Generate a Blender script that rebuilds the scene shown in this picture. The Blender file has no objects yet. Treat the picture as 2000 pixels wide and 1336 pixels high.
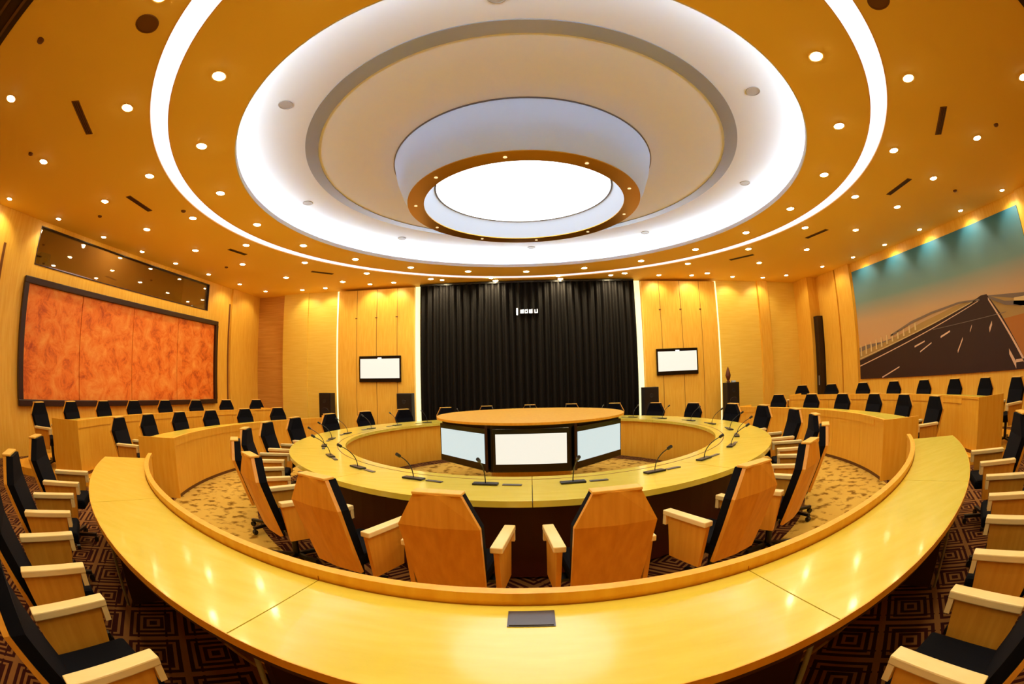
import bpy, bmesh, math, random
from mathutils import Vector, Matrix
random.seed(7)
PI = math.pi
C = bpy.context.scene.collection
sc = bpy.context.scene
R_ = math.radians
# ------------------------------------------------------------------ camera, world, exposure
CAM = (-0.006, -6.602, 1.557)
YAW, PITCH, ROLL, FPX = -0.03645, 0.09084, -0.02395, 868.05
fw = Vector((math.sin(YAW) * math.cos(PITCH), math.cos(YAW) * math.cos(PITCH), math.sin(PITCH)))
rt = Vector((math.cos(YAW), -math.sin(YAW), 0))
up = rt.cross(fw)
r2 = rt * math.cos(ROLL) + up * math.sin(ROLL)
u2 = -rt * math.sin(ROLL) + up * math.cos(ROLL)
cd = bpy.data.cameras.new('camera')
cd.type = 'PANO'
cd.panorama_type = 'FISHEYE_EQUISOLID'
cd.sensor_fit = 'HORIZONTAL'
cd.sensor_width = 36.0
cd.sensor_height = 36.0 * 1336 / 2000
cd.fisheye_lens = FPX * 36.0 / 2000
cd.fisheye_fov = R_(200)
cd.clip_start = 0.02
cam = bpy.data.objects.new('camera', cd)
C.objects.link(cam)
m4 = Matrix(((r2.x, u2.x, -fw.x, CAM[0]), (r2.y, u2.y, -fw.y, CAM[1]), (r2.z, u2.z, -fw.z, CAM[2]), (0, 0, 0, 1)))
cam.matrix_world = m4
sc.camera = cam
w = bpy.data.worlds.new('world'); sc.world = w; w.use_nodes = True
w.node_tree.nodes['Background'].inputs[0].default_value = (1.0, 0.75, 0.45, 1)
w.node_tree.nodes['Background'].inputs[1].default_value = 0.05
sc.view_settings.view_transform = 'Standard'
sc.view_settings.look = 'None'
sc.view_settings.gamma = 1.0
sc.view_settings.use_curve_mapping = False
sc.view_settings.exposure = 0.82
sc.cycles.use_denoising = True
sc.cycles.max_bounces = 8
sc.cycles.diffuse_bounces = 5
sc.cycles.sample_clamp_indirect = 6.0
sc.cycles.caustics_reflective = False
sc.cycles.caustics_refractive = False
DOWN_W = 34.0      # watts of one downlight
WASH_W = 22.0      # watts of one wall washer
WARM = (1.0, 0.83, 0.50)

# ------------------------------------------------------------------ materials
def srgb(r, g, b):
    f = lambda c: c / 12.92 if c <= 0.04045 else ((c + 0.055) / 1.055) ** 2.4
    return (f(r / 255), f(g / 255), f(b / 255), 1)
def mat(name, col, rough=0.5, metal=0.0, emit=None, es=0.0, spec=0.5, coat=0.0):
    m = bpy.data.materials.new(name); m.use_nodes = True
    b = m.node_tree.nodes['Principled BSDF']
    b.inputs['Base Color'].default_value = col
    b.inputs['Roughness'].default_value = rough
    b.inputs['Metallic'].default_value = metal
    b.inputs['Specular IOR Level'].default_value = spec
    b.inputs['Coat Weight'].default_value = coat
    if emit is not None:
        b.inputs['Emission Color'].default_value = emit
        b.inputs['Emission Strength'].default_value = es
    return m
def N(m, t, **kw):
    n = m.node_tree.nodes.new(t)
    for k, v in kw.items(): setattr(n, k, v)
    return n
def L(m, a, b): m.node_tree.links.new(a, b)
def wood(name, c1, c2, rough=0.4, scale=(1.5, 1.5, 14), coat=0.0, ns=3.0, spec=0.5):
    m = mat(name, c1, rough, coat=coat, spec=spec)
    b = m.node_tree.nodes['Principled BSDF']
    tc = N(m, 'ShaderNodeTexCoord'); mp = N(m, 'ShaderNodeMapping'); mp.inputs['Scale'].default_value = scale
    nz = N(m, 'ShaderNodeTexNoise'); nz.inputs['Scale'].default_value = ns; nz.inputs['Detail'].default_value = 6
    rp = N(m, 'ShaderNodeValToRGB'); rp.color_ramp.elements[0].color = c1; rp.color_ramp.elements[1].color = c2
    rp.color_ramp.elements[0].position = 0.35; rp.color_ramp.elements[1].position = 0.68
    L(m, tc.outputs['Object'], mp.inputs['Vector']); L(m, mp.outputs['Vector'], nz.inputs['Vector'])
    L(m, nz.outputs['Fac'], rp.inputs['Fac']); L(m, rp.outputs['Color'], b.inputs['Base Color'])
    return m
M = {}
M['wall_wood'] = wood('wall_wood', srgb(236, 182, 62), srgb(245, 200, 82), 0.45, (9, 9, 0.7))
M['wall_wood_h'] = wood('wall_wood_horizontal', srgb(196, 140, 60), srgb(214, 160, 78), 0.5, (0.5, 0.5, 16))
M['wall_cream'] = wood('wall_cream', srgb(238, 204, 84), srgb(244, 214, 100), 0.5, (0.6, 0.6, 8))
M['desk_top'] = wood('desk_top', srgb(226, 208, 78), srgb(233, 216, 92), 0.24, (1.2, 6, 1), coat=0.35)
M['desk_top'].node_tree.nodes['Principled BSDF'].inputs['Coat Roughness'].default_value = 0.09
M['desk_panel'] = wood('desk_panel', srgb(236, 170, 44), srgb(243, 186, 62), 0.4, (7, 7, 0.8))
M['chair_wood'] = wood('chair_wood', srgb(216, 150, 44), srgb(228, 164, 56), 0.38, (8, 8, 0.8))
M['pale_wood'] = wood('pale_wood', srgb(248, 220, 150), srgb(252, 228, 165), 0.35, (6, 2, 2))
M['cap_wood'] = wood('cap_wood', srgb(240, 190, 88), srgb(246, 200, 104), 0.35, (6, 2, 2))
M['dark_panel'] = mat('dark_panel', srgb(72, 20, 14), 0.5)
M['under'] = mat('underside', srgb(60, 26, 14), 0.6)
M['fabric'] = mat('navy_fabric', srgb(8, 9, 19), 0.9, spec=0.15)
M['black'] = mat('black_plastic', srgb(12, 10, 12), 0.4)
M['black_gloss'] = mat('black_gloss', srgb(14, 10, 12), 0.15)
M['speaker'] = mat('speaker_black', srgb(16, 10, 14), 0.6)
M['grey'] = mat('grey_metal', srgb(120, 112, 108), 0.35, 0.6)
M['ceiling'] = mat('ceiling_paint', srgb(252, 214, 112), 0.8)
M['white_ceiling'] = mat('white_ceiling_paint', srgb(230, 232, 238), 0.85)
M['cool_white'] = mat('cool_white_paint', srgb(206, 226, 252), 0.7)
M['steel'] = mat('brushed_steel', srgb(158, 164, 176), 0.35, 0.35)
M['bronze'] = mat('bronze_metal', srgb(206, 150, 52), 0.32, 0.85)
M['led_white'] = mat('led_white', (1, 1, 1, 1), 0.6, emit=(0.84, 0.84, 1.0, 1), es=0.62)
M['led_cove'] = mat('led_cove', (1, 1, 1, 1), 0.6, emit=(0.42, 0.62, 1.0, 1), es=12.0)
M['led_strip'] = mat('led_strip', (1, 1, 1, 1), 0.6, emit=(1.0, 0.92, 0.48, 1), es=0.6)
M['skylight'] = mat('skylight', (1, 1, 1, 1), 0.6, emit=(0.80, 0.90, 1.0, 1), es=2.2)
M['lens'] = mat('lamp_lens', (1, 1, 1, 1), 0.5, emit=(1.0, 0.82, 0.45, 1), es=50.0)
M['lens_small'] = mat('lamp_lens_small', (1, 1, 1, 1), 0.5, emit=(1.0, 0.82, 0.5, 1), es=0.5)
M['trim'] = mat('lamp_trim', srgb(235, 190, 110), 0.5)
M['screen'] = mat('screen_lit', (0.2, 0.2, 0.2, 1), 0.4, emit=(0.93, 0.92, 0.80, 1), es=0.5)
M['screen_cool'] = mat('screen_lit_cool', (0.2, 0.2, 0.2, 1), 0.4, emit=(0.60, 0.78, 0.80, 1), es=0.5)
M['digit'] = mat('digit_lit', (1, 1, 1, 1), 0.5, emit=(1, 0.97, 0.95, 1), es=1.3)
M['frame_brown'] = mat('frame_brown', srgb(44, 14, 6), 0.4)
M['vent'] = mat('vent_dark', srgb(110, 66, 22), 0.6)
M['booth'] = mat('booth_wall', srgb(190, 140, 60), 0.8)
M['brown'] = mat('ornament_brown', srgb(92, 40, 14), 0.5)
M['slat_dark'] = mat('slat_dark', srgb(48, 22, 18), 0.6)
M['slat_light'] = mat('slat_light', srgb(104, 76, 62), 0.6)
M['plate'] = mat('plate_grey', srgb(84, 80, 84), 0.35, 0.3)
M['groove'] = mat('groove_shadow', srgb(120, 70, 20), 0.8)
M['door_dark'] = mat('door_dark', srgb(30, 10, 6), 0.5)
# glass
g = mat('booth_glass', (0.9, 0.85, 0.75, 1), 0.02, spec=0.6)
g.node_tree.nodes['Principled BSDF'].inputs['Transmission Weight'].default_value = 1.0
g.node_tree.nodes['Principled BSDF'].inputs['IOR'].default_value = 2.3
M['glass'] = g
# curtain: dark brown cloth
M['curtain'] = mat('curtain_cloth', srgb(10, 6, 5), 0.75, spec=0.2)
# carpet: tan speckle with dark fretwork rings
def carpet():
    m = mat('carpet', srgb(150, 110, 60), 0.95, spec=0.1)
    b = m.node_tree.nodes['Principled BSDF']
    ge = N(m, 'ShaderNodeNewGeometry')
    sx = N(m, 'ShaderNodeSeparateXYZ'); L(m, ge.outputs['Position'], sx.inputs[0])
    def math_(op, a, b_=None, clamp=False):
        n = N(m, 'ShaderNodeMath', operation=op); n.use_clamp = clamp
        for i, v in enumerate((a, b_)):
            if v is None: continue
            if isinstance(v, (int, float)): n.inputs[i].default_value = v
            else: L(m, v, n.inputs[i])
        return n.outputs[0]
    X, Y = sx.outputs[0], sx.outputs[1]
    # diagonal fretwork: squares rotated 45 degrees
    u = math_('MULTIPLY', math_('ADD', X, Y), 1.7); v = math_('MULTIPLY', math_('SUBTRACT', X, Y), 1.7)
    def tri(t): return math_('ABSOLUTE', math_('SUBTRACT', math_('FRACT', t), 0.5))
    d = math_('MAXIMUM', tri(u), tri(v))
    ring = math_('FRACT', math_('MULTIPLY', d, 8.0))
    line = math_('GREATER_THAN', ring, 0.55)
    cut = math_('MULTIPLY', math_('GREATER_THAN', math_('FRACT', math_('MULTIPLY', u, 2.0)), 0.42), math_('LESS_THAN', math_('FRACT', math_('MULTIPLY', u, 2.0)), 0.5))
    line = math_('SUBTRACT', line, cut, True)
    band = math_('GREATER_THAN', d, 0.46)
    line = math_('MAXIMUM', line, band)
    fr = N(m, 'ShaderNodeMix', data_type='RGBA')
    fr.inputs[6].default_value = srgb(52, 18, 14); fr.inputs[7].default_value = srgb(132, 90, 48); L(m, line, fr.inputs[0])
    # tan speckle
    nz = N(m, 'ShaderNodeTexNoise'); nz.inputs['Scale'].default_value = 7.0; nz.inputs['Detail'].default_value = 3
    L(m, ge.outputs['Position'], nz.inputs['Vector'])
    rp = N(m, 'ShaderNodeValToRGB'); rp.color_ramp.elements[0].color = srgb(124, 88, 24); rp.color_ramp.elements[1].color = srgb(204, 166, 76)
    rp.color_ramp.elements[0].position = 0.36; rp.color_ramp.elements[1].position = 0.48
    L(m, nz.outputs['Fac'], rp.inputs['Fac'])
    rr = math_('SQRT', math_('ADD', math_('MULTIPLY', X, X), math_('MULTIPLY', Y, Y)))
    z1 = math_('MULTIPLY', math_('GREATER_THAN', rr, 2.5), math_('LESS_THAN', rr, 3.95))
    z2 = math_('GREATER_THAN', rr, 5.2)
    zone = math_('MAXIMUM', z1, z2)
    fin = N(m, 'ShaderNodeMix', data_type='RGBA'); L(m, zone, fin.inputs[0]); L(m, rp.outputs['Color'], fin.inputs[6]); L(m, fr.outputs[2], fin.inputs[7])
    L(m, fin.outputs[2], b.inputs['Base Color'])
    return m
M['carpet'] = carpet()
# carved orange artwork (generic relief)
def relief():
    m = mat('carved_relief', srgb(226, 110, 34), 0.5)
    b = m.node_tree.nodes['Principled BSDF']
    tc = N(m, 'ShaderNodeTexCoord')
    n1 = N(m, 'ShaderNodeTexNoise'); n1.inputs['Scale'].default_value = 2.6; n1.inputs['Detail'].default_value = 14; n1.inputs['Distortion'].default_value = 0.5
    n1.inputs['Roughness'].default_value = 0.72
    L(m, tc.outputs['Object'], n1.inputs['Vector'])
    rp = N(m, 'ShaderNodeValToRGB')
    e = rp.color_ramp.elements
    e[0].position = 0.33; e[0].color = srgb(178, 66, 12); e[1].position = 0.66; e[1].color = srgb(248, 166, 76)
    x = e.new(0.47); x.color = srgb(236, 122, 34)
    L(m, n1.outputs['Fac'], rp.inputs['Fac']); L(m, rp.outputs['Color'], b.inputs['Base Color'])
    bp = N(m, 'ShaderNodeBump'); bp.inputs['Strength'].default_value = 0.35; bp.inputs['Distance'].default_value = 0.03
    L(m, n1.outputs['Fac'], bp.inputs['Height']); L(m, bp.outputs['Normal'], b.inputs['Normal'])
    return m
M['relief'] = relief()
def sky():
    m = mat('mural_sky', srgb(120, 150, 150), 0.55)
    b = m.node_tree.nodes['Principled BSDF']
    ge = N(m, 'ShaderNodeNewGeometry'); sx = N(m, 'ShaderNodeSeparateXYZ'); L(m, ge.outputs['Position'], sx.inputs[0])
    mr = N(m, 'ShaderNodeMapRange'); mr.inputs['From Min'].default_value = 1.9; mr.inputs['From Max'].default_value = 4.2
    L(m, sx.outputs[2], mr.inputs['Value'])
    rp = N(m, 'ShaderNodeValToRGB'); e = rp.color_ramp.elements
    e[0].position = 0.0; e[0].color = srgb(206, 164, 122); e[1].position = 1.0; e[1].color = srgb(44, 118, 160)
    x = e.new(0.35); x.color = srgb(196, 166, 132); x = e.new(0.62); x.color = srgb(112, 150, 160)
    L(m, mr.outputs[0], rp.inputs['Fac']); L(m, rp.outputs['Color'], b.inputs['Base Color'])
    return m
M['sky'] = sky()
M['road'] = mat('mural_road', srgb(44, 14, 10), 0.6)
M['lane'] = mat('mural_lane', srgb(222, 190, 170), 0.6)
M['land'] = mat('mural_land', srgb(170, 140, 84), 0.6)
M['land2'] = mat('mural_field', srgb(176, 112, 44), 0.6)
M['hill'] = mat('mural_hill', srgb(120, 106, 100), 0.6)
M['rail'] = mat('mural_rail', srgb(216, 196, 150), 0.6)

# ------------------------------------------------------------------ mesh helpers
def add_box(bm, x0, x1, y0, y1, z0, z1, mtx=None, bev=0.0):
    vs = [bm.verts.new((x, y, z)) for x in (x0, x1) for y in (y0, y1) for z in (z0, z1)]
    fs = [(0, 1, 3, 2), (4, 6, 7, 5), (0, 4, 5, 1), (2, 3, 7, 6), (0, 2, 6, 4), (1, 5, 7, 3)]
    F = [bm.faces.new([vs[i] for i in f]) for f in fs]
    if bev > 0:
        es = list({e for f in F for e in f.edges})
        r = bmesh.ops.bevel(bm, geom=es, offset=bev, segments=2, affect='EDGES', profile=0.5)
        vs = list({v for v in vs if v.is_valid} | {v for v in r['verts']})
    if mtx is not None:
        for v in vs: v.co = mtx @ v.co
    return bm
def bx(*a, **k): return add_box(bmesh.new(), *a, **k)
def add_sector(bm, r0, r1, z0, z1, a0, a1, ry=1.0, n=None, off=(0, 0)):
    full = abs(a1 - a0) >= 359.99
    n = n or max(2, int(abs(a1 - a0) / 2.0))
    k = n if full else n + 1
    P = []
    for i in range(k):
        a = R_(a0 + (a1 - a0) * i / n); c, s = math.cos(a), math.sin(a) * ry
        P.append([bm.verts.new((r * c + off[0], r * s + off[1], z)) for r, z in ((r0, z0), (r1, z0), (r1, z1), (r0, z1))])
    for i in range(n):
        A, B = P[i], P[(i + 1) % k]
        for j in range(4):
            bm.faces.new((A[j], B[j], B[(j + 1) % 4], A[(j + 1) % 4]))
    if not full:
        bm.faces.new(P[0]); bm.faces.new(P[-1][::-1])
    return bm
def sector(*a, **k): return add_sector(bmesh.new(), *a, **k)
def add_lathe(bm, prof, n=32, mtx=None, closed=False):
    P = []
    for r, z in prof:
        P.append([bm.verts.new((r * math.cos(2 * PI * i / n), r * math.sin(2 * PI * i / n), z)) for i in range(n)])
    for a, b in list(zip(P, P[1:])) + ([(P[-1], P[0])] if closed else []):
        for i in range(n): bm.faces.new((a[i], a[(i + 1) % n], b[(i + 1) % n], b[i]))
    if not closed:
        if prof[0][0] > 1e-5: bm.faces.new(P[0][::-1])
        if prof[-1][0] > 1e-5: bm.faces.new(P[-1])
    if mtx is not None:
        for r in P:
            for v in r: v.co = mtx @ v.co
    return bm
def add_tube(bm, pts, r, n=8):
    pts = [Vector(p) for p in pts]; rings = []
    for i, p in enumerate(pts):
        d = (pts[min(i + 1, len(pts) - 1)] - pts[max(i - 1, 0)]).normalized()
        u = d.orthogonal().normalized(); v = d.cross(u)
        rings.append([bm.verts.new(p + (u * math.cos(2 * PI * k / n) + v * math.sin(2 * PI * k / n)) * r) for k in range(n)])
    for a, b in zip(rings, rings[1:]):
        s = min(range(n), key=lambda s_: (a[0].co - b[s_].co).length)
        for k in range(n): bm.faces.new((a[k], a[(k + 1) % n], b[(k + 1 + s) % n], b[(k + s) % n]))
    bm.faces.new(rings[0][::-1]); bm.faces.new(rings[-1])
    return bm
def add_prism(bm, poly, axis, d0, d1):
    """extrude a 2-D outline along an axis (0=x: outline is y,z; 1=y: outline is x,z; 2=z: outline is x,y)"""
    def mk(p, d): return {0: (d, p[0], p[1]), 1: (p[0], d, p[1]), 2: (p[0], p[1], d)}[axis]
    A = [bm.verts.new(mk(p, d0)) for p in poly]; B = [bm.verts.new(mk(p, d1)) for p in poly]
    n = len(poly)
    bm.faces.new(A); bm.faces.new(B[::-1])
    for i in range(n): bm.faces.new((A[i], B[i], B[(i + 1) % n], A[(i + 1) % n]))
    return bm
def obj(name, bm, m, parent=None, smooth=False, loc=None, rotz=0):
    bmesh.ops.recalc_face_normals(bm, faces=bm.faces)
    me = bpy.data.meshes.new(name); bm.to_mesh(me); bm.free()
    me.materials.append(m)
    if smooth:
        me.polygons.foreach_set('use_smooth', [True] * len(me.polygons))
        me.update()
        try: me.set_sharp_from_angle(angle=R_(35))
        except Exception: pass
    o = bpy.data.objects.new(name, me); C.objects.link(o)
    if parent is not None: o.parent = parent
    if loc is not None: o.location = loc
    o.rotation_euler = (0, 0, rotz)
    return o
def thing(name, label, cat, loc=(0, 0, 0), rotz=0, group=None):
    o = bpy.data.objects.new(name, None); C.objects.link(o); o.empty_display_size = 0.1
    o.location = loc; o.rotation_euler = (0, 0, rotz); o['label'] = label; o['category'] = cat
    if group: o['group'] = group
    return o
def tag(o, label, cat, group=None):
    o['label'] = label; o['category'] = cat
    if group: o['group'] = group
    return o
def struct(name, bm, m, parent=None, smooth=False):
    o = obj(name, bm, m, parent, smooth)
    if parent is None: o['kind'] = 'structure'
    return o
def dup(root, loc, rotz, label, group=None):
    def cp(o, par):
        c = o.copy(); C.objects.link(c); c.parent = par
        for ch in o.children: cp(ch, c)
        return c
    r = cp(root, None); r.location = loc; r.rotation_euler = (0, 0, rotz); r['label'] = label
    if group: r['group'] = group
    return r
ORD = ['first', 'second', 'third', 'fourth', 'fifth', 'sixth', 'seventh', 'eighth', 'ninth', 'tenth', 'eleventh', 'twelfth',
       'thirteenth', 'fourteenth', 'fifteenth', 'sixteenth', 'seventeenth', 'eighteenth', 'nineteenth', 'twentieth']

ZC, ZG = 4.497, 4.972
XL, XR, YB, YN = -9.20, 9.62, 6.12, -8.2
# ------------------------------------------------------------------ room shell
struct('floor', bx(XL - 0.3, XR + 0.3, YN, YB + 0.4, -0.1, 0), M['carpet'])
# raised platform under the outermost rows (both sides)
struct('trim_1', sector(6.84, 9.0, 0.0, 0.12, 150, 207), M['desk_panel'])
struct('trim_2', sector(6.84, 9.0, 0.0, 0.12, -27, 30), M['desk_panel'])
# main ceiling with a round opening
def plane_with_hole(x0, x1, y0, y1, z0, z1, R, n=180):
    bm = bmesh.new(); I = []; O = []
    for z in (z0, z1):
        ri, ro = [], []
        for i in range(n):
            a = 2 * PI * i / n; c, s = math.cos(a), math.sin(a)
            ri.append(bm.verts.new((R * c, R * s, z)))
            t = min((x1 / c) if c > 1e-9 else 1e9, (x0 / c) if c < -1e-9 else 1e9, (y1 / s) if s > 1e-9 else 1e9, (y0 / s) if s < -1e-9 else 1e9)
            ro.append(bm.verts.new((t * c, t * s, z)))
        I.append(ri); O.append(ro)
    for i in range(n):
        j = (i + 1) % n
        bm.faces.new((I[0][i], O[0][i], O[0][j], I[0][j])); bm.faces.new((I[1][i], I[1][j], O[1][j], O[1][i]))
        bm.faces.new((I[0][i], I[0][j], I[1][j], I[1][i])); bm.faces.new((O[0][i], O[1][i], O[1][j], O[0][j]))
    return bm
struct('ceiling', plane_with_hole(XL - 0.3, XR + 0.3, -6.4, YB + 0.4, ZC, ZC + 0.04, 5.707), M['ceiling'])
# inner soffit ring between the light band and the recess, with its cove ledge
struct('trim_3', sector(4.481, 5.443, ZC, ZC + 0.04, 0, 360, n=180), M['ceiling'])
struct('trim_4', sector(4.86, 4.90, ZC + 0.04, ZG, 0, 360, n=180), M['white_ceiling'])
struct('trim_5', sector(0.0, 4.90, ZG, ZG + 0.04, 0, 360, n=180), M['white_ceiling'])
struct('trim_6', sector(3.30, 3.506, ZG - 0.012, ZG, 0, 360, n=180), M['steel'])
# thin edge strips of the recess and band
struct('trim_7', sector(4.47, 4.481, ZC - 0.004, ZC + 0.075, 0, 360, n=180), M['white_ceiling'])
# dark slatted ceiling strip behind the camera
struct('trim_8', bx(XL - 0.3, XR + 0.3, YN, -6.4, ZC - 0.01, ZC + 0.04), M['slat_dark'])
for k in range(9):
    struct('trim_%d' % (40 + k), bx(XL, XR, -6.52 - k * 0.19, -6.48 - k * 0.19, ZC - 0.05, ZC - 0.01), M['slat_light'])
# round light band (glowing diffuser between the two ceiling rings)
t = thing('ceiling_light_band', 'wide white glowing ring set into the orange ceiling around the central recess', 'ceiling light', (0, 0, ZC))
obj('diffuser', sector(5.443, 5.707, 0.012, 0.03, 0, 360, n=180), M['led_white'], t)
obj('edge_trim', add_sector(sector(5.437, 5.447, -0.006, 0.03, 0, 360, n=180), 5.703, 5.713, -0.006, 0.03, 0, 360, n=180), M['trim'], t)
# cove lamp hidden on the ledge
t = thing('cove_light', 'cool white light strip glowing behind the rim of the round ceiling recess', 'ceiling light', (0, 0, ZC + 0.04))
obj('light_strip', sector(4.72, 4.78, 0.02, 0.045, 0, 360, n=180), M['led_cove'], t)
# central drum lantern
t = thing('ceiling_lantern', 'large white drum hanging from the ceiling with bronze rim and glowing disc', 'ceiling light', (0, 0, ZG))
prof = [(2.089, 0.0), (2.085, -0.02), (2.03, -0.25), (1.93, -0.5), (1.84, -0.655), (1.80, -0.655), (1.99, -0.25), (2.05, 0.0)]
obj('outer_shell', add_lathe(bmesh.new(), prof, 128, closed=True), M['cool_white'], t, True)
obj('shadow_line', sector(2.089, 2.105, -0.014, 0.0, 0, 360, n=128), M['grey'], t)
rim = obj('bottom_rim', sector(1.587, 1.845, -0.668, -0.655, 0, 360, n=128), M['bronze'], t)
for k in range(10):
    a = 2 * PI * (k + 0.3) / 10
    obj('rim_lamp', add_lathe(bmesh.new(), [(0.028, -0.002), (0.022, 0.004)], 12), M['lens_small'], rim, loc=(1.715 * math.cos(a), 1.715 * math.sin(a), -0.672))
prof = [(1.587, -0.655), (1.52, -0.52), (1.43, -0.373), (1.46, -0.373), (1.56, -0.52), (1.62, -0.655)]
obj('inner_shell', add_lathe(bmesh.new(), prof, 128, closed=True), M['cool_white'], t, True)
obj('glowing_disc', sector(0.0, 1.41, -0.375, -0.36, 0, 360, n=128), M['skylight'], t)
obj('disc_edge', sector(1.406, 1.432, -0.38, -0.36, 0, 360, n=128), M['grey'], t)

# ---- back wall (curtain wall), with its panels
def wall_piece(name, x0, x1, y0, y1, z0, z1, m): return struct(name, bx(x0, x1, y0, y1, z0, z1), m)
wall_piece('wall_back', XL - 0.3, XR + 0.3, YB + 0.25, YB + 0.4, 0, ZC, M['wall_cream'])
wall_piece('wall_back_1', -8.02, -7.05, YB + 0.06, YB + 0.25, 0, ZC, M['wall_cream'])
wall_piece('wall_back_2', -7.05, -5.98, YB + 0.12, YB + 0.25, 0, ZC, M['wall_cream'])
wall_piece('wall_back_3', XL, -8.02, YB + 0.2, YB + 0.25, 0, ZC, M['wall_wood_h'])
wall_piece('wall_back_4', 5.96, 7.55, YB + 0.1, YB + 0.25, 0, ZC, M['wall_cream'])
wall_piece('wall_back_5', 7.55, 7.95, YB + 0.0, YB + 0.25, 0, ZC, M['wall_wood'])
wall_piece('wall_back_6', 7.95, XR, YB + 0.1, YB + 0.25, 0, ZC, M['wall_cream'])
# wood panels beside the curtain; grooves are sub-detail of the panel
for k, (x0, x1, gr) in enumerate([(-5.82, -3.34, (-5.18, -4.52, -3.86)), (3.40, 5.84, (3.95, 4.62, 5.28))]):
    p = struct('trim_%d' % (20 + k), bx(x0, x1, 6.0, YB + 0.25, 0, 4.42), M['wall_wood'])
    for gx in gr:
        obj('groove', bx(gx - 0.006, gx + 0.006, 5.996, 6.01, 0, 4.42), M['groove'], p)
        obj('slot', bx(gx - 0.05, gx + 0.02, 5.985, 6.0, 3.54, 3.565), M['vent'], p)
for k, (x0, x1, lab) in enumerate([(-3.33, -3.16, 'glowing vertical light strip along the left edge of the black curtain'),
                                   (3.17, 3.38, 'glowing vertical light strip along the right edge of the black curtain'),
                                   (-5.93, -5.86, 'thin glowing vertical light strip left of the left television panel'),
                                   (5.86, 5.95, 'thin glowing vertical light strip right of the right television panel')]):
    o = obj('light_strip', bx(x0, x1, 6.13, 6.15, 0.0, 4.46), M['led_strip']); tag(o, lab, 'wall light', 'vertical light strips on the back wall')
# curtain
def curtain_bm(x0, x1, z0, z1, y, n=520):
    bm = bmesh.new(); A = []; B = []
    for i in range(n + 1):
        x = x0 + (x1 - x0) * i / n
        ph = x * 2 * PI / 0.19
        d = 0.045 * math.sin(ph) + 0.012 * math.sin(ph * 0.37 + 1.0)
        A.append((bm.verts.new((x, y + d, z0)), bm.verts.new((x, y + d, z1))))
        B.append((bm.verts.new((x, y + d + 0.008, z0)), bm.verts.new((x, y + d + 0.008, z1))))
    for i in range(n):
        bm.faces.new((A[i][0], A[i + 1][0], A[i + 1][1], A[i][1])); bm.faces.new((B[i][0], B[i][1], B[i + 1][1], B[i + 1][0]))
        bm.faces.new((A[i][0], B[i][0], B[i + 1][0], A[i + 1][0])); bm.faces.new((A[i][1], A[i + 1][1], B[i + 1][1], B[i][1]))
    bm.faces.new((A[0][0], A[0][1], B[0][1], B[0][0])); bm.faces.new((A[-1][0], B[-1][0], B[-1][1], A[-1][1]))
    return bm
t = thing('stage_curtain', 'tall black pleated curtain hanging across the middle of the back wall', 'curtain', (0, 5.98, 0))
obj('drape', curtain_bm(-3.15, 3.16, 0.02, 4.42, 0.0), M['curtain'], t, True)
obj('curtain_rail', bx(-3.15, 3.16, -0.05, 0.06, 4.42, 4.47), M['black'], t)
# lit sign on the curtain: one tall stroke and a row of small blurred glyphs
t = thing('lit_sign', 'small row of glowing white characters on the upper black curtain', 'sign', (0, 5.90, 3.56))
obj('backplate', bx(-0.33, 0.31, 0.0, 0.02, -0.06, 0.06), M['black'], t)
obj('stroke', bx(-0.315, -0.275, -0.012, 0.0, -0.10, 0.10), M['digit'], t)
for k, x in enumerate((-0.20, -0.08, 0.05, 0.20)):
    b = bmesh.new()
    add_box(b, x, x + 0.02, -0.012, 0, -0.05, 0.05); add_box(b, x + 0.07, x + 0.09, -0.012, 0, -0.05, 0.06)
    add_box(b, x + 0.02, x + 0.07, -0.012, 0, -0.05, -0.03)
    if k != 3: add_box(b, x + 0.02, x + 0.07, -0.012, 0, 0.03, 0.05)
    if k % 2 == 0: add_box(b, x + 0.02, x + 0.07, -0.012, 0, -0.01, 0.01)
    obj('glyph', b, M['digit'], t)

# ---- left wall with the control-booth window
WZ0, WZ1, WY0, WY1 = 3.62, 4.40, -3.0, 3.42
b = bmesh.new()
add_box(b, XL - 0.15, XL, YN, YB + 0.4, 0, WZ0)
add_box(b, XL - 0.15, XL, YN, WY0, WZ0, ZC); add_box(b, XL - 0.15, XL, WY1, YB + 0.4, WZ0, ZC)
add_box(b, XL - 0.15, XL, WY0, WY1, WZ1, ZC)
struct('wall_left', b, M['wall_wood'])
b = bmesh.new()
add_box(b, XL - 1.7, XL - 1.6, WY0 - 0.4, WY1 + 0.4, 3.3, 5.2); add_box(b, XL - 1.7, XL - 0.15, WY0 - 0.4, WY0 - 0.3, 3.3, 5.2)
add_box(b, XL - 1.7, XL - 0.15, WY1 + 0.3, WY1 + 0.4, 3.3, 5.2); add_box(b, XL - 1.7, XL - 0.15, WY0 - 0.4, WY1 + 0.4, 3.2, 3.3)
add_box(b, XL - 1.7, XL - 0.15, WY0 - 0.4, WY1 + 0.4, 5.2, 5.3); add_box(b, XL - 0.2, XL - 0.15, WY0 - 0.4, WY1 + 0.4, ZC, 5.2)
struct('wall_booth', b, M['booth'])
win = struct('window_1', bx(XL - 0.08, XL - 0.07, WY0, WY1, WZ0, WZ1), M['glass'])
b = bmesh.new()
add_box(b, XL - 0.1, XL + 0.01, WY0, WY1, WZ0, WZ0 + 0.02); add_box(b, XL - 0.1, XL + 0.01, WY0, WY1, WZ1 - 0.02, WZ1)
add_box(b, XL - 0.1, XL + 0.01, WY0, WY0 + 0.02, WZ0, WZ1); add_box(b, XL - 0.1, XL + 0.01, WY1 - 0.02, WY1, WZ0, WZ1)
obj('window_frame', b, M['frame_brown'], win)
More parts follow.
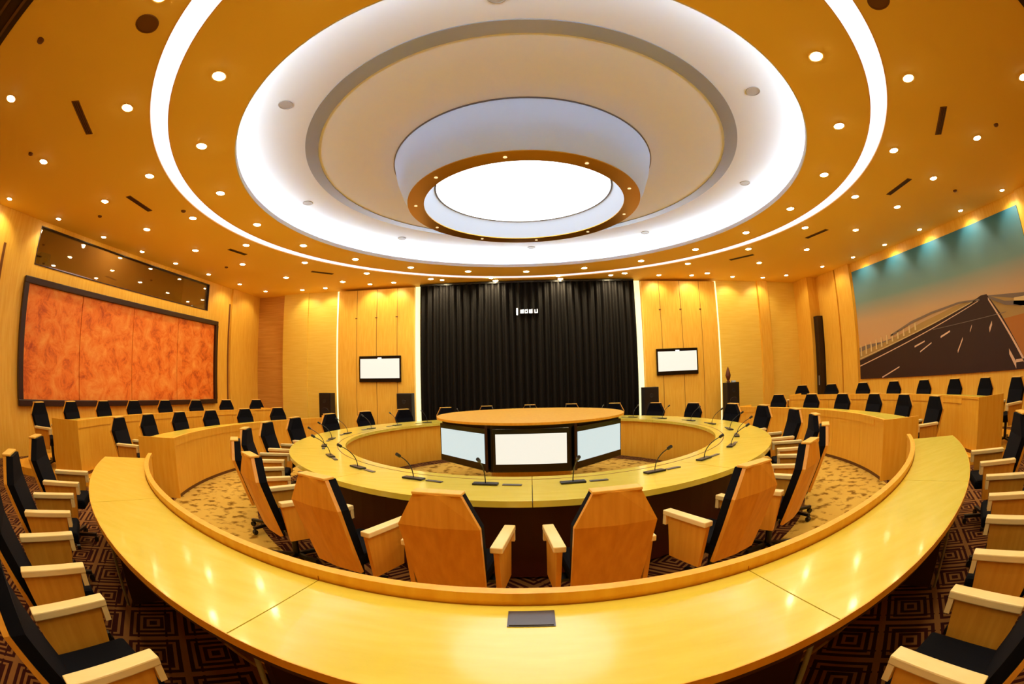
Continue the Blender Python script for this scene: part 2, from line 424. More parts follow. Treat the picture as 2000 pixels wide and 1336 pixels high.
t = thing('projector', 'black boxy projector behind the left end of the high booth window', 'projector', (XL - 0.42, -2.62, 3.3))
obj('body', bx(-0.2, 0.2, -0.16, 0.16, 0.32, 0.66, bev=0.02), M['black'], t)
obj('lens', add_lathe(bmesh.new(), [(0.05, 0), (0.05, 0.06), (0.03, 0.06)], 16, Matrix.Translation((0.2, 0, 0.5)) @ Matrix.Rotation(PI / 2, 4, 'Y')), M['black_gloss'], t)
obj('shelf', bx(-0.25, 0.25, -0.25, 0.25, 0.0, 0.32), M['booth'], t)
bl = bpy.data.lights.new('booth_fill', 'POINT'); bl.energy = 14; bl.color = WARM; bl.shadow_soft_size = 0.1  # unseen fill light, added to brighten the booth behind the glass
bo = bpy.data.objects.new('booth_fill', bl); C.objects.link(bo); bo.location = (XL - 0.9, 0.3, 5.0)
# grooves of the left wall, standing slightly proud as trims
for k, (y, z1) in enumerate([(-3.93, 3.85), (4.55, 4.0), (-5.6, 4.4)]):
    struct('trim_%d' % (24 + k), bx(XL, XL + 0.012, y - 0.035, y + 0.035, 0, z1), M['groove'])
struct('trim_28', bx(XL, XL + 0.06, 4.62, 5.9, 0, ZC), M['wall_wood'])
# ---- right wall
struct('wall_right', bx(XR, XR + 0.15, YN, YB + 0.4, 0, ZC), M['wall_wood'])
struct('trim_29', bx(XR - 0.1, XR, 3.42, 4.15, 0, ZC), M['wall_wood'])
struct('trim_30', bx(XR - 0.1, XR, 4.22, 5.1, 0, ZC), M['wall_wood'])
struct('trim_31', bx(XR - 0.1, XR, YN, -3.3, 0, ZC), M['wall_wood'])
d = struct('door_1', bx(XR - 0.32, XR - 0.02, 5.13, 5.36, 0, 3.2), M['door_dark'])
obj('door_handle', bx(XR - 0.35, XR - 0.32, 5.2, 5.23, 1.0, 1.3), M['steel'], d)
struct('trim_32', bx(XR - 0.45, XR, 5.36, YB + 0.1, 0, ZC), M['wall_wood'])
# ---- near wall
struct('wall_near', bx(XL - 0.3, XR + 0.3, YN - 0.15, YN, 0, ZC + 0.04), M['wall_wood'])

# ------------------------------------------------------------------ artwork on the left wall
t = thing('wall_artwork', 'long orange carved wall picture in a dark brown frame on the left wall', 'picture', (XL, 0.33, 0.94))
Y0, Y1, Z0, Z1, fwid = -3.55, 3.55, 0.0, 2.42, 0.13
b = bmesh.new()
add_box(b, 0.0, 0.12, Y0, Y1, Z0, Z0 + fwid, bev=0.015); add_box(b, 0.0, 0.12, Y0, Y1, Z1 - fwid, Z1, bev=0.015)
add_box(b, 0.0, 0.12, Y0, Y0 + fwid, Z0 + fwid, Z1 - fwid); add_box(b, 0.0, 0.12, Y1 - fwid, Y1, Z0 + fwid, Z1 - fwid)
obj('frame', b, M['frame_brown'], t)
ys = [Y0 + fwid, -1.75, 0.0, 1.75, Y1 - fwid]
random.seed(3)
for k in range(4):
    b = bx(0.02, 0.06, ys[k] + 0.009, ys[k + 1] - 0.009, Z0 + fwid, Z1 - fwid)
    obj('carved_panel', b, M['relief'], t)
# ------------------------------------------------------------------ mural on the right wall
MX = XR - 0.02
t = thing('wall_mural', 'large printed wall mural of an empty highway under a blue sky', 'picture', (XR, 0, 0))
def mp(name, poly, m, lay, parent=t):
    return obj(name, add_prism(bmesh.new(), poly, 0, -0.03 - 0.003 * lay, -0.03 - 0.003 * lay + 0.003), m, parent)
Ya, Yb, Zb, Zt = -3.22, 3.36, 1.13, 4.24
obj('mural_board', bx(-0.03, 0, Ya, Yb, Zb, Zt), M['sky'], t)
V = (-1.65, 2.70)
mp('hill', [(Yb, 2.02), (3.0, 2.08), (2.3, 2.1), (1.5, 2.2), (0.5, 2.3), (-0.5, 2.42), V, (Ya, 2.55), (Ya, 2.2), (Yb, 1.8)], M['hill'], 1)
mp('land', [(Yb, 1.9), (1.9, 2.13), (0.6, 2.42), (-0.6, 2.62), V, (-2.4, 2.55), (Ya, 2.4), (Ya, Zb), (Yb, Zb)], M['land'], 2)
mp('field', [(-2.0, 2.15), (Ya, 2.2), (Ya, Zb), (-2.75, Zb)], M['land2'], 3)
mp('road', [(Yb, Zb), (Yb, 1.66), (1.4, 2.08), (0.0, 2.36), (-1.2, 2.62), (-1.55, 2.72), (-1.75, 2.72), (-2.1, 2.3), (-2.9, Zb)], M['road'], 4)
def strip(name, y0, z0, y1, z1, w0, w1, m, lay):
    mp(name, [(y0, z0 - w0), (y1, z1 - w1), (y1, z1 + w1), (y0, z0 + w0)], m, lay)
strip('edge_line', Yb, 1.50, -1.45, 2.62, 0.014, 0.008, M['lane'], 5)
strip('edge_line', -1.78, 2.62, -2.86, Zb + 0.02, 0.03, 0.05, M['lane'], 5)
strip('guard_rail', Yb, 1.70, -1.4, 2.66, 0.012, 0.008, M['rail'], 6)
for (y0, z0, y1, z1, wd) in [(2.35, 1.15, 1.6, 1.40, 0.018), (0.95, 1.86, 0.55, 1.96, 0.02), (0.75, 1.72, 0.3, 1.90, 0.016), (-0.05, 2.0, -0.4, 2.1, 0.022),
                             (-0.62, 1.62, -0.82, 1.9, 0.03), (-1.08, 2.02, -1.16, 2.14, 0.02), (-1.72, 1.98, -1.82, 2.12, 0.05), (-2.5, 1.22, -2.3, 1.5, 0.07), (-2.5, 1.3, Ya, 1.32, 0.03)]:
    strip('lane_mark', y0, z0, y1, z1, wd, wd * 0.8, M['lane'], 5)
for k in range(11):
    y = 3.3 - k * 0.24; zb = 1.78 + k * 0.048; h = 0.30 - k * 0.012
    mp('rail_post', [(y, zb), (y - 0.07, zb), (y - 0.055, zb + h), (y - 0.015, zb + h)], M['rail'], 6)
for (pts) in [[(1.9, 2.25), (1.0, 2.5), (0.2, 2.62), (-0.8, 2.70), (-1.5, 2.66), (-1.5, 2.62), (-0.8, 2.66), (0.2, 2.57), (1.0, 2.44), (1.9, 2.2)],
              [(-1.8, 2.68), (-2.3, 2.5), (-2.9, 2.42), (-2.9, 2.32), (-2.3, 2.42), (-1.8, 2.62)]]:
    mp('bridge', pts, M['hill'], 6)
mp('far_bank', [(-2.55, 2.4), (Ya, 2.22), (Ya, 2.5), (-2.6, 2.52)], M['rail'], 6)
strip('far_road', 0.2, 2.2, -2.3, 2.28, 0.006, 0.006, M['hill'], 6)

# ------------------------------------------------------------------ televisions and speakers on the back wall
def television(loc, label):
    t = thing('television', label, 'television', loc, 0, 'televisions on the back wall')
    b = bmesh.new(); W, H = 0.67, 0.39
    obj('housing', bx(-W, W, -0.06, 0.0, -H, H, bev=0.012), M['black_gloss'], t)
    obj('screen', bx(-W + 0.045, W - 0.045, -0.066, -0.058, -H + 0.115, H - 0.085), M['screen'], t)
    obj('logo_bar', bx(-0.06, 0.06, -0.066, -0.058, H - 0.085, H - 0.055), M['digit'], t)
    return t
television((-4.40, 6.0, 2.005), 'black framed television lit white on the wood panel left of the curtain')
television((4.40, 6.0, 1.995), 'black framed television lit white on the wood panel right of the curtain')
def speaker(x, w_, label):
    t = thing('floor_speaker', label, 'speaker', (x, 5.66, 0), 0, 'black floor speakers along the back wall')
    h = 1.29
    obj('cabinet', bx(-w_ / 2, w_ / 2, -0.17, 0.17, 0, h, bev=0.008), M['speaker'], t)
    g_ = obj('grille', bx(-w_ / 2 + 0.02, w_ / 2 - 0.02, -0.18, -0.165, 0.03, h - 0.03), M['black'], t)
    for z, r in ((0.35, 0.14), (0.72, 0.14), (1.05, 0.06)):
        obj('driver', add_lathe(bmesh.new(), [(r, 0), (r * 0.95, 0.006), (r * 0.3, 0.002)], 20, Matrix.Translation((0, -0.181, z)) @ Matrix.Rotation(PI / 2, 4, 'X')), M['speaker'], g_)
    return t
speaker(-6.05, 0.40, 'black floor speaker left of the left television panel')
speaker(-3.52, 0.44, 'black floor speaker between the left television and the curtain')
speaker(3.41, 0.44, 'black floor speaker between the curtain and the right television')
speaker(6.04, 0.42, 'black floor speaker right of the right television panel, ornament on top')
tag(obj('pointed_ornament', add_lathe(bmesh.new(), [(0.05, 0), (0.06, 0.03), (0.035, 0.06), (0.075, 0.16), (0.085, 0.22), (0.06, 0.32), (0.03, 0.42), (0.004, 0.47)], 20), M['brown'], None, True, loc=(5.95, 5.66, 1.29)),
    'dark brown pointed ornament standing on the right-hand speaker', 'ornament')
tag(obj('stationery_box', bx(-0.06, 0.06, -0.05, 0.05, 0, 0.05), M['cool_white'], None, loc=(6.13, 5.66, 1.29)), 'small white box on the right-hand speaker beside the ornament', 'box')

# ------------------------------------------------------------------ central screen hub
t = thing('screen_cabinet', 'central cabinet with round wooden top holding lit screens inside the round table', 'cabinet', (0, 0, 0))
RX, RY = 1.369, 1.455
b = bmesh.new(); add_sector(b, 0.0, RX + 0.01, 1.052, 1.082, 0, 360, ry=RY / RX, n=96)
obj('round_top', b, M['desk_panel'], t)
hx = [(0.5, -1.40), (1.28, -0.52), (1.28, 0.52), (0.5, 1.40), (-0.5, 1.40), (-1.28, 0.52), (-1.28, -0.52), (-0.5, -1.40)]
obj('housing', add_prism(bmesh.new(), [(x * 0.96, y * 0.96) for x, y in hx], 2, 0.47, 1.052), M['black'], t)
obj('plinth', sector(0.0, 0.6, 0.0, 0.47, 0, 360, n=48), M['desk_panel'], t)
for sx_ in (-1, 1): obj('corner_post', bx(sx_ * 0.53 - 0.015, sx_ * 0.53 + 0.015, -1.385, -1.355, 0.48, 1.052), M['frame_brown'], t)
def monitor(p0, p1, label, mt):
    mx, my = (p0[0] + p1[0]) / 2 * 0.985, (p0[1] + p1[1]) / 2 * 0.985
    ang = math.atan2(p1[1] - p0[1], p1[0] - p0[0]); wd = math.hypot(p1[0] - p0[0], p1[1] - p0[1]) / 2 - 0.045
    t = thing('monitor', label, 'monitor', (mx, my, 0.49), ang, 'monitors around the central cabinet')
    obj('bezel', bx(-wd, wd, -0.02, 0.02, 0.0, 0.52, bev=0.006), M['black_gloss'], t)
    obj('screen', bx(-wd + 0.035, wd - 0.035, -0.026, -0.018, 0.09, 0.455), mt, t)
    return t
monitor(hx[7], hx[0], 'wide lit monitor facing the viewer on the central cabinet', M['screen'])
monitor(hx[6], hx[7], 'lit monitor angled left on the central cabinet', M['screen_cool'])
monitor(hx[0], hx[1], 'lit monitor angled right on the central cabinet', M['screen_cool'])

# ------------------------------------------------------------------ round conference table
ER = 1.109
t = thing('round_conference_table', 'large ring shaped light wood conference table around the screen cabinet', 'table', (0, 0, 0))
nseg = 12
for k in range(nseg):
    a0 = -90 + k * 30 + 0.05
    obj('tabletop', sector(2.647, 3.358, 0.715, 0.76, a0, a0 + 29.9, ry=ER, n=20), M['desk_top'], t)
    obj('inner_panel', sector(2.70, 2.73, 0.0, 0.715, a0, a0 + 29.9, ry=ER, n=20), M['desk_panel'], t)
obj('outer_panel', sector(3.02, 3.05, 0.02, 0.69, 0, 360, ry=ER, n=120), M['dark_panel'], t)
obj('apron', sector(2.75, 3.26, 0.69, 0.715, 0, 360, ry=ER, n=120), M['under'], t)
obj('inlay_line', sector(2.745, 2.755, 0.7595, 0.761, 0, 360, ry=ER, n=120), M['groove'], t)

# ------------------------------------------------------------------ curved desks
def curved_desk(label, cat_group, r0, r1, a0, a1, zb, n, near=False):
    t = thing('curved_desk', label, 'desk', (0, 0, zb), 0, cat_group)
    st = (a1 - a0) / n
    ztop = 0.76
    for k in range(n):
        s0, s1 = a0 + k * st + 0.03, a0 + (k + 1) * st - 0.03
        obj('desktop', sector(r0 + 0.042, r1, ztop - 0.035, ztop, s0, s1, n=max(4, int(st))), M['desk_top'], t)
        obj('front_panel', sector(r0 + 0.008, r0 + 0.036, 0.05, 0.80, s0, s1, n=max(4, int(st))), M['desk_panel'], t)
    obj('plinth', sector(r0 + 0.018, r0 + 0.034, 0.0, 0.05, a0, a1), M['vent'], t)
    c0, c1 = (a0, a1) if near else (a0 + 0.0, a1)
    obj('ledge_cap', sector(r0 - 0.004, r0 + 0.042, 0.782, 0.814, c0, c1), M['desk_panel'], t)
    if not near:
        obj('ledge_shadow_rail', sector(r0 - 0.002, r0 + 0.01, 0.70, 0.782, a0 + 4.5, a1), M['desk_panel'], t)
    obj('edge_band', sector(r1, r1 + 0.004, ztop - 0.035, ztop, a0, a1), M['desk_panel'], t)
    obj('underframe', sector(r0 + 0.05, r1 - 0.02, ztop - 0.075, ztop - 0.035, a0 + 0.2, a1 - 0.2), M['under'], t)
    for k in range(n + 1):
        a = R_(a0 + k * st); 
        b = bmesh.new()
        mt = Matrix.Rotation(a, 4, 'Z')
        yo = 0.0 if 0 < k < n else (0.02 if k == 0 else -0.02)
        add_box(b, r0 + 0.04, r1 - (0.01 if k in (0, n) else 0.14), -0.015 + yo, 0.015 + yo, 0.0, ztop - 0.036, mt)
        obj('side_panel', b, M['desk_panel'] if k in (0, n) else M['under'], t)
        if k in (0, n) and not near:
            e_ = 0.012 if k == 0 else -0.012
            obj('end_panel', add_box(bmesh.new(), r0, r1 + 0.01, -0.012 - e_, 0.012 - e_, 0.0, 0.812, mt), M['desk_panel'], t)
    if near:
        for k in range(1, n):
            a = R_(a0 + k * st)
            obj('leg', add_lathe(bmesh.new(), [(0.012, 0.0), (0.012, ztop - 0.075)], 12, Matrix.Translation(((r1 - 0.1) * math.cos(a), (r1 - 0.1) * math.sin(a), 0))), M['steel'], t, True)
    return t
G = 'curved light wood desks'
curved_desk('long curved light wood desk in the foreground with a raised front ledge', G, 5.147, 5.74, 222.5, 317.5, 0, 5, True)
curved_desk('curved light wood desk left of the round table, inner row of the left side', G, 5.147, 5.74, 148.5, 207.2, 0, 5)
curved_desk('curved light wood desk right of the round table, inner row of the right side', G, 5.147, 5.74, -27.0, 27.4, 0, 5)
curved_desk('curved light wood desk on the left platform under the orange picture', G, 7.0, 7.6, 155.0, 206.2, 0.12, 5)
curved_desk('curved light wood desk on the right platform below the highway mural', G, 7.0, 7.6, -26.4, 24.0, 0.12, 5)
t = thing('desk_socket_box', 'dark grey socket plate let into the foreground desktop', 'socket box', (-0.012, -5.285, 0.7602))
obj('plate', bx(-0.078, 0.078, -0.055, 0.055, 0.0, 0.003), M['plate'], t)
obj('flap', bx(-0.072, 0.072, -0.049, 0.049, 0.003, 0.006), M['plate'], t)

# ------------------------------------------------------------------ chairs
def yb(z):
    return -0.175 - (z - 0.33) * 0.345 if z <= 0.80 else -0.337 + (z - 0.80) * 0.03
def hexback(hws, off0, off1, zs):
    """solid between offsets off0..off1 (along -y) following the leaning back line"""
    bm = bmesh.new(); rows = []
    for z, hw in zip(zs, hws):
        rows.append([bm.verts.new((x, yb(z) - o, z)) for x, o in ((-hw, off0), (0, off0 + 0.0), (hw, off0), (hw, off1), (0, off1 + 0.018), (-hw, off1))])
    for a, b in zip(rows, rows[1:]):
        for i in range(6): bm.faces.new((a[i], a[(i + 1) % 6], b[(i + 1) % 6], b[i]))
    bm.faces.new(rows[0][::-1]); bm.faces.new(rows[-1])
    return bm
def make_chair(label, group):
    t = thing('office_chair', label, 'chair', (0, 0, 0), 0, group)
    obj('back_shell', hexback([0.205, 0.228, 0.130], 0.0, 0.03, [0.33, 0.80, 0.982]), M['chair_wood'], t)
    b = bmesh.new()
    add_box(b, -0.136, 0.136, yb(1.0) - 0.042, yb(1.0) + 0.045, 0.978, 0.994, bev=0.004)
    obj('top_cap', b, M['cap_wood'], t)
    b = hexback([0.196, 0.214, 0.224, 0.126], -0.07, -0.002, [0.42, 0.60, 0.795, 0.977])
    obj('backrest_cushion', b, M['fabric'], t)
    obj('seat', bx(-0.205, 0.205, -0.225, 0.25, 0.37, 0.46, bev=0.025), M['fabric'], t)
    for s in (-1, 1):
        x0, x1 = (0.232, 0.305) if s > 0 else (-0.305, -0.232)
        b = bmesh.new()
        add_box(b, x0, x1, -0.195, 0.235, 0.598, 0.635, bev=0.006)
        ar = obj('armrest', b, M['pale_wood'], t)
        obj('armrest_front', bx(x0 + 0.003, x1 - 0.003, 0.20, 0.232, 0.53, 0.60), M['pale_wood'], ar)
        b = bmesh.new()
        add_prism(b, [(-0.19, 0.60), (0.20, 0.60), (0.16, 0.30), (-0.14, 0.30)], 0, x0 + 0.02 , x1 - 0.022)
        obj('arm_panel', b, M['chair_wood'], t)
    b = bmesh.new()
    add_box(b, -0.12, 0.12, -0.12, 0.12, 0.33, 0.37); add_box(b, -0.27, 0.27, -0.05, 0.05, 0.335, 0.355)
    add_lathe(b, [(0.03, 0.07), (0.03, 0.33)], 12)
    obj('pedestal', b, M['black'], t)
    for k in range(5):
        a = 2 * PI * k / 5 + PI / 2
        b = bmesh.new()
        mt = Matrix.Rotation(a, 4, 'Z')
        add_box(b, 0.02, 0.27, -0.02, 0.02, 0.055, 0.085, mt, 0.004)
        lg = obj('base_leg', b, M['black'], t)
        obj('caster', add_lathe(bmesh.new(), [(0.026, -0.02), (0.026, 0.02)], 12, mt @ Matrix.Translation((0.26, 0, 0.0265)) @ Matrix.Rotation(PI / 2, 4, 'X')), M['black'], lg)
    return t
W_ = 'light wood chair, '
used = []
def place(chair, x, y, z, ang, label, group):
    if not used:
        used.append(chair); chair.location = (x, y, z); chair.rotation_euler = (0, 0, ang); chair['label'] = label; chair['group'] = group; return chair
    return dup(chair, (x, y, z), ang, label, group)
proto = make_chair('x', 'x')
inner = [(262.9, 'nearest left of centre, seen from behind'),
 (250.4, 'second nearest on the left, seen from behind'),
 (236.0, 'third nearest on the left, turned side-on'),
 (221.5, 'fourth nearest on the left, seen edge-on'),
 (206.1, 'lowest on the left that faces the viewer'),
 (192.7, 'second up on the left side'),
 (179.1, 'at the left tip of the table'),
 (164.2, 'before the leftmost speaker'),
 (150.3, 'below the left television'),
 (135.8, 'before the speaker beside the left television'),
 (120.3, 'before the left edge of the curtain'),
 (105.5, 'before the curtain, second from its left edge'),
 (90.0, 'before the middle of the curtain'),
 (75.2, 'before the curtain, second from its right edge'),
 (59.5, 'before the right edge of the curtain'),
 (44.3, 'before the speaker beside the right television'),
 (30.1, 'below the right television'),
 (14.7, 'before the speaker with the ornament'),
 (1.5, 'at the right tip of the table'),
 (346.0, 'second up on the right side'),
 (333.0, 'lowest on the right that faces the viewer'),
 (318.5, 'fourth nearest on the right, seen edge-on'),
 (303.8, 'third nearest on the right, turned side-on'),
 (290.6, 'second nearest on the right, seen from behind'),
 (276.2, 'nearest right of centre, seen from behind')]
inner_pos = []
for a, lab in inner:
    c, s = math.cos(R_(a)), math.sin(R_(a))
    p = Vector((4.004 * c, 4.004 * ER * s)); nrm = Vector((c, s / ER)).normalized()
    q = p - nrm * 0.362
    place(proto, q.x, q.y, 0, math.atan2(-nrm.y, -nrm.x) - PI / 2, 'light wood chair at the round table, ' + lab, 'chairs around the round table')
    inner_pos.append((a, c, s, nrm))
def ring_chair(r, a, z, lab, group):
    c, s = math.cos(R_(a)), math.sin(R_(a))
    place(proto, r * c, r * s, z, R_(a) + PI / 2, W_ + lab, group)
for k, a in enumerate((255.35, 246.3, 236.5, 227.2)):
    ring_chair(6.17, a, 0, ('nearest behind the left half of the foreground desk', 'second behind the left half of the foreground desk', 'third behind the left half of the foreground desk', 'farthest behind the left half of the foreground desk')[k], 'chairs behind the foreground desk')
for k, a in enumerate((283.6, 292.8, 302.4, 312.2)):
    ring_chair(6.17, a, 0, ('nearest behind the right half of the foreground desk', 'second behind the right half of the foreground desk', 'third behind the right half of the foreground desk', 'farthest behind the right half of the foreground desk')[k], 'chairs behind the foreground desk')
for k, a in enumerate((201.6, 193.0, 183.9, 175.1, 165.6, 156.6)):
    ring_chair(6.15, a, 0, '%s from the aisle in the inner row on the left side' % ORD[k], 'chairs of the left inner row')
for k, a in enumerate((339.2, 348.4, 357.1, 6.2, 14.9, 24.0)):
    ring_chair(6.15, a, 0, '%s from the aisle in the inner row on the right side' % ORD[k], 'chairs of the right inner row')
for k, a in enumerate((203.1, 196.0, 188.6, 181.6, 174.4, 167.2, 160.2, 153.2)):
    ring_chair(8.03, a, 0.12, '%s from the aisle in the outer row under the orange picture' % ORD[k], 'chairs of the left outer row')
for k, a in enumerate((336.4, 343.6, 350.7, 357.9, 5.0, 12.3, 19.7, 26.6)):
    ring_chair(8.03, a, 0.12, '%s from the aisle in the outer row under the highway mural' % ORD[k], 'chairs of the right outer row')

# ------------------------------------------------------------------ microphones at the round table
def make_mic():
    t = thing('gooseneck_microphone', 'x', 'microphone', (0, 0, 0.76), 0, 'gooseneck microphones on the round table')
    obj('base', bx(-0.10, 0.10, -0.035, 0.035, 0, 0.016, bev=0.004), M['black'], t)
    b = bmesh.new(); pts = [(0, 0, 0.01)]
    for i in range(1, 11):
        u = i / 10.0
        pts.append((0, -0.17 * u * u, 0.01 + 0.25 * u - 0.04 * u * u))
    add_tube(b, pts, 0.0045, 6); nk = obj('gooseneck', b, M['black'], t, True)
    b = bmesh.new(); add_tube(b, [pts[-1], (0, -0.195, 0.235), (0, -0.21, 0.242)], 0.014, 10)
    obj('head', b, M['black'], nk, True)
    return t
mic = make_mic(); first = True
mu = tag(obj('voting_unit', bx(-0.075, 0.075, -0.02, 0.02, 0, 0.008, bev=0.002), M['plate'], None), 'x', 'desk unit', 'flat dark desk units beside the microphones')
for i, ((a, c, s, nrm), (_, lab)) in enumerate(zip(inner_pos, inner)):
    px, py = 2.925 * c, 2.925 * ER * s
    ang = math.atan2(-nrm.y, -nrm.x) - PI / 2
    tx = Vector((math.cos(ang), math.sin(ang)))
    l1, l2 = 'gooseneck microphone for the chair ' + lab, 'flat desk unit for the chair ' + lab
    sh = tx * 0.21
    if i == 0:
        mic.location = (px, py, 0.76); mic.rotation_euler = (0, 0, ang); mic['label'] = l1
        mu.location = (px + sh.x, py + sh.y, 0.76); mu.rotation_euler = (0, 0, ang); mu['label'] = l2
    else:
        dup(mic, (px, py, 0.76), ang, l1); dup(mu, (px + sh.x, py + sh.y, 0.76), ang, l2)

# ------------------------------------------------------------------ ceiling fixtures
def spot(parent, watts, cone, blend, aim=None, z=-0.03, col=WARM):
    ld = bpy.data.lights.new('spot_lamp', 'SPOT'); ld.energy = watts; ld.spot_size = R_(cone); ld.spot_blend = blend
    ld.color = col; ld.shadow_soft_size = 0.05
    o = bpy.data.objects.new('spot_lamp', ld); C.objects.link(o); o.parent = parent; o.location = (0, 0, z)
    if aim is not None:
        d = Vector(aim).normalized(); o.rotation_euler = d.to_track_quat('-Z', 'Y').to_euler()
    return o
def make_downlight():
    t = thing('downlight', 'x', 'ceiling light', (0, 0, ZC), 0, 'x')
    obj('trim_ring', sector(0.074, 0.092, -0.008, 0.0, 0, 360, n=20), M['trim'], t)
    obj('lens', add_lathe(bmesh.new(), [(0.075, -0.002), (0.06, -0.014), (0.02, -0.02)], 16), M['lens'], t, True)
    return t
dl = make_downlight(); spot(dl, DOWN_W, 150, 0.9)
nd = [0]
def down(x, y, label, group):
    if nd[0] == 0:
        dl.location = (x, y, ZC); dl['label'] = label; dl['group'] = group; o = dl
    else: o = dup(dl, (x, y, ZC), 0, label, group)
    nd[0] += 1
    return o
for k in range(20):
    a = 216.0 - k * 18.0
    down(4.965 * math.cos(R_(a)), 4.965 * math.sin(R_(a)), 'round downlight inside the white light band, %s clockwise from its lower left' % ORD[k], 'downlights between recess and light band')
for k in range(20):
    a = 224.6 - k * 18.0
    r = 6.03 if not (60 < a % 360 < 120) else 6.0
    down(r * math.cos(R_(a)), r * math.sin(R_(a)), 'round downlight just outside the white light band, %s clockwise from its lower left' % ORD[k], 'downlights outside the light band')
L2 = [(-5.52, -5.71), (-6.63, -4.35), (-6.96, -2.56), (-7.36, -0.99), (-7.37, 0.73), (-7.0, 2.27), (-6.64, 3.98), (-5.27, 5.01)]
for k, p in enumerate(L2): down(p[0], p[1], 'round downlight over the left outer row, %s from the near left corner' % ORD[k], 'downlights over the left side')
R2 = [(5.8, -5.59), (6.5, -3.98), (6.96, -2.43), (7.32, -0.97), (7.39, 0.63), (7.08, 2.4), (6.39, 3.9), (5.3, 5.25)]
for k, p in enumerate(R2): down(p[0], p[1], 'round downlight over the right outer row, %s from the near right corner' % ORD[k], 'downlights over the right side')
# wall washers: tilted lamp aimed at the wall
def make_washer(mirror):
    t = thing('wall_washer', 'x', 'ceiling light', (0, 0, ZC), 0, 'x')
    obj('trim_ring', sector(0.062, 0.078, -0.008, 0.0, 0, 360, n=20), M['trim'], t)
    obj('lens', add_lathe(bmesh.new(), [(0.063, -0.002), (0.05, -0.014), (0.018, -0.02)], 16), M['lens'], t, True)
    spot(t, WASH_W, 100, 0.6, (1.0, 0, -1.6))
    return t
ws = make_washer(1); nw = [0]
def wash(x, y, ang, label, group, power=None):
    if nw[0] == 0:
        ws.location = (x, y, ZC); ws.rotation_euler = (0, 0, ang); ws['label'] = label; ws['group'] = group
    else:
        o = dup(ws, (x, y, ZC), ang, label, group)
        if power:
            for c in o.children:
                if c.type == 'LIGHT': c.data = c.data.copy(); c.data.energy = power; c.data.spot_size = R_(120)
    nw[0] += 1
for k, p in enumerate([(-8.72, -4.24), (-8.72, -2.77), (-8.75, -1.31), (-8.75, 0.04), (-8.7, 1.31), (-8.62, 2.69), (-8.5, 4.12), (-8.3, 5.35)]):
    wash(p[0], p[1], PI, 'small downlight close to the left wall, %s from the near end' % ORD[k], 'wall washers along the left wall')
for k, p in enumerate([(9.16, -4.5), (9.16, -3.1), (9.2, -1.66), (9.22, -0.12), (9.2, 1.3), (9.12, 2.68), (8.8, 3.9), (8.2, 5.2)]):
    wash(p[0], p[1], 0, 'small downlight close to the right wall, %s from the near end' % ORD[k], 'wall washers along the right wall')
for k, x in enumerate((-7.0, -6.15, -4.6, -3.85, -2.4, -1.0, 0.9, 2.4, 3.85, 4.9, 6.35, 7.5)):
    wash(x, 5.62 if abs(x) > 5.9 else 5.55, PI / 2, 'small downlight close to the back wall, %s from the left' % ORD[k], 'wall washers along the back wall', 110.0 if abs(x) < 3 else None)
# grilles, round speakers, detectors
def vent(x, y, ang, ln, label):
    t = thing('ceiling_vent', label, 'vent', (x, y, ZC), ang, 'narrow ceiling vents')
    b = bx(-ln / 2, ln / 2, -0.06, 0.06, -0.008, 0.0)
    obj('grille_frame', b, M['vent'], t)
    b = bmesh.new()
    for k in range(3): add_box(b, -ln / 2 + 0.02, ln / 2 - 0.02, -0.04 + k * 0.032, -0.03 + k * 0.032, -0.016, -0.008)
    obj('louvre', b, M['frame_brown'], t)
vl = [(((-4.79, -4.86), (-5.25, -4.21)), 'over the near left'), (((-6.36, -2.4), (-6.5, -1.66)), 'over the left side near the big light band'), (((-6.52, 1.05), (-6.4, 1.6)), 'over the far left side'), (((-5.61, 3.63), (-5.16, 4.08)), 'near the far left corner of the light band'),
      (((5.2, -4.16), (5.72, -3.58)), 'over the near right'), (((6.6, -1.37), (6.48, -2.14)), 'over the right side near the big light band'), (((6.47, 1.56), (6.6, 0.85)), 'over the far right side'), (((5.36, 3.75), (5.79, 3.15)), 'near the far right corner of the light band')]
for (p, q), lab in vl:
    vent((p[0] + q[0]) / 2, (p[1] + q[1]) / 2, math.atan2(q[1] - p[1], q[0] - p[0]), math.hypot(p[0] - q[0], p[1] - q[1]), 'narrow dark ceiling vent ' + lab)
M['spk_grey'] = mat('ceiling_speaker_grey', srgb(176, 166, 156), 0.6)
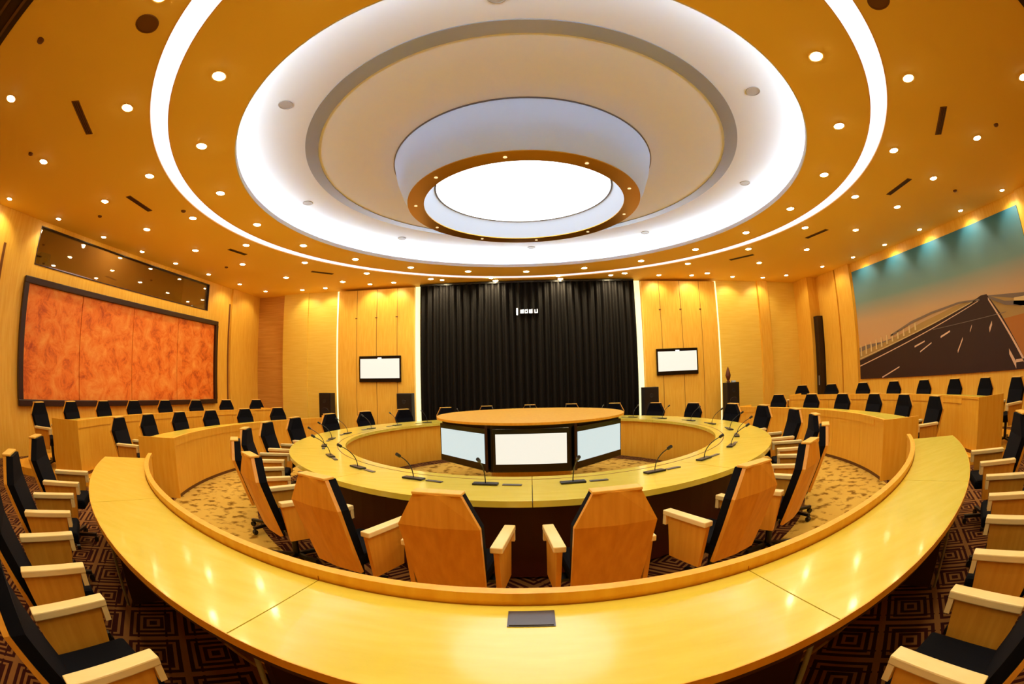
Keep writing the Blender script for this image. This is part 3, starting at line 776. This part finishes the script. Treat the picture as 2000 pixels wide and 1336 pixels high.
for k, (x, y, r, z, mt, lab) in enumerate([(-3.1, -5.14, 0.13, ZC, M['vent'], 'large brown round ceiling speaker at the upper left'), (3.09, -5.1, 0.13, ZC, M['vent'], 'large brown round ceiling speaker at the upper right edge'),
      (-2.91, -2.65, 0.10, ZG, M['spk_grey'], 'grey round ceiling speaker in the recess, upper left'), (-4.10, 0.44, 0.10, ZG, M['spk_grey'], 'grey round ceiling speaker in the recess, middle left'),
      (-2.9, 3.06, 0.10, ZG, M['spk_grey'], 'grey round ceiling speaker in the recess, lower left'), (0.15, 4.32, 0.10, ZG, M['spk_grey'], 'grey round ceiling speaker in the recess, before the curtain'),
      (2.86, 3.18, 0.10, ZG, M['spk_grey'], 'grey round ceiling speaker in the recess, lower right'), (4.08, 0.11, 0.10, ZG, M['spk_grey'], 'grey round ceiling speaker in the recess, middle right'),
      (2.92, -2.62, 0.10, ZG, M['spk_grey'], 'grey round ceiling speaker in the recess, upper right'), (-0.17, -3.85, 0.10, ZG, M['spk_grey'], 'grey round ceiling speaker in the recess, at the top edge of the view')]):
    t = thing('ceiling_speaker', lab, 'speaker', (x, y, z), 0, 'round ceiling speakers')
    obj('speaker_rim', sector(r * 0.88, r, -0.012, 0, 0, 360, n=28), mt, t); obj('speaker_grille', sector(0, r * 0.88, -0.007, 0, 0, 360, n=28), mt, t)
for k, (x, y, lab) in enumerate([(-6.59, -4.68, 'small brown ceiling detector near the left edge'), (6.47, -4.49, 'small brown ceiling detector near the right edge'), (-5.88, -1.28, 'small brown ceiling detector beside the left of the light band'),
      (-7.7, -2.17, 'small brown ceiling detector above the orange picture'), (-7.6, 2.3, 'small brown ceiling detector near the far end of the left wall'), (7.97, -2.32, 'small brown ceiling detector above the highway mural'), (-4.26, -5.94, 'small brown ceiling detector at the upper left corner')]):
    tag(obj('ceiling_detector', add_lathe(bmesh.new(), [(0.05, 0), (0.045, -0.02), (0.025, -0.03)], 16), M['vent'], None, True, loc=(x, y, ZC)), lab, 'detector', 'small ceiling detectors')
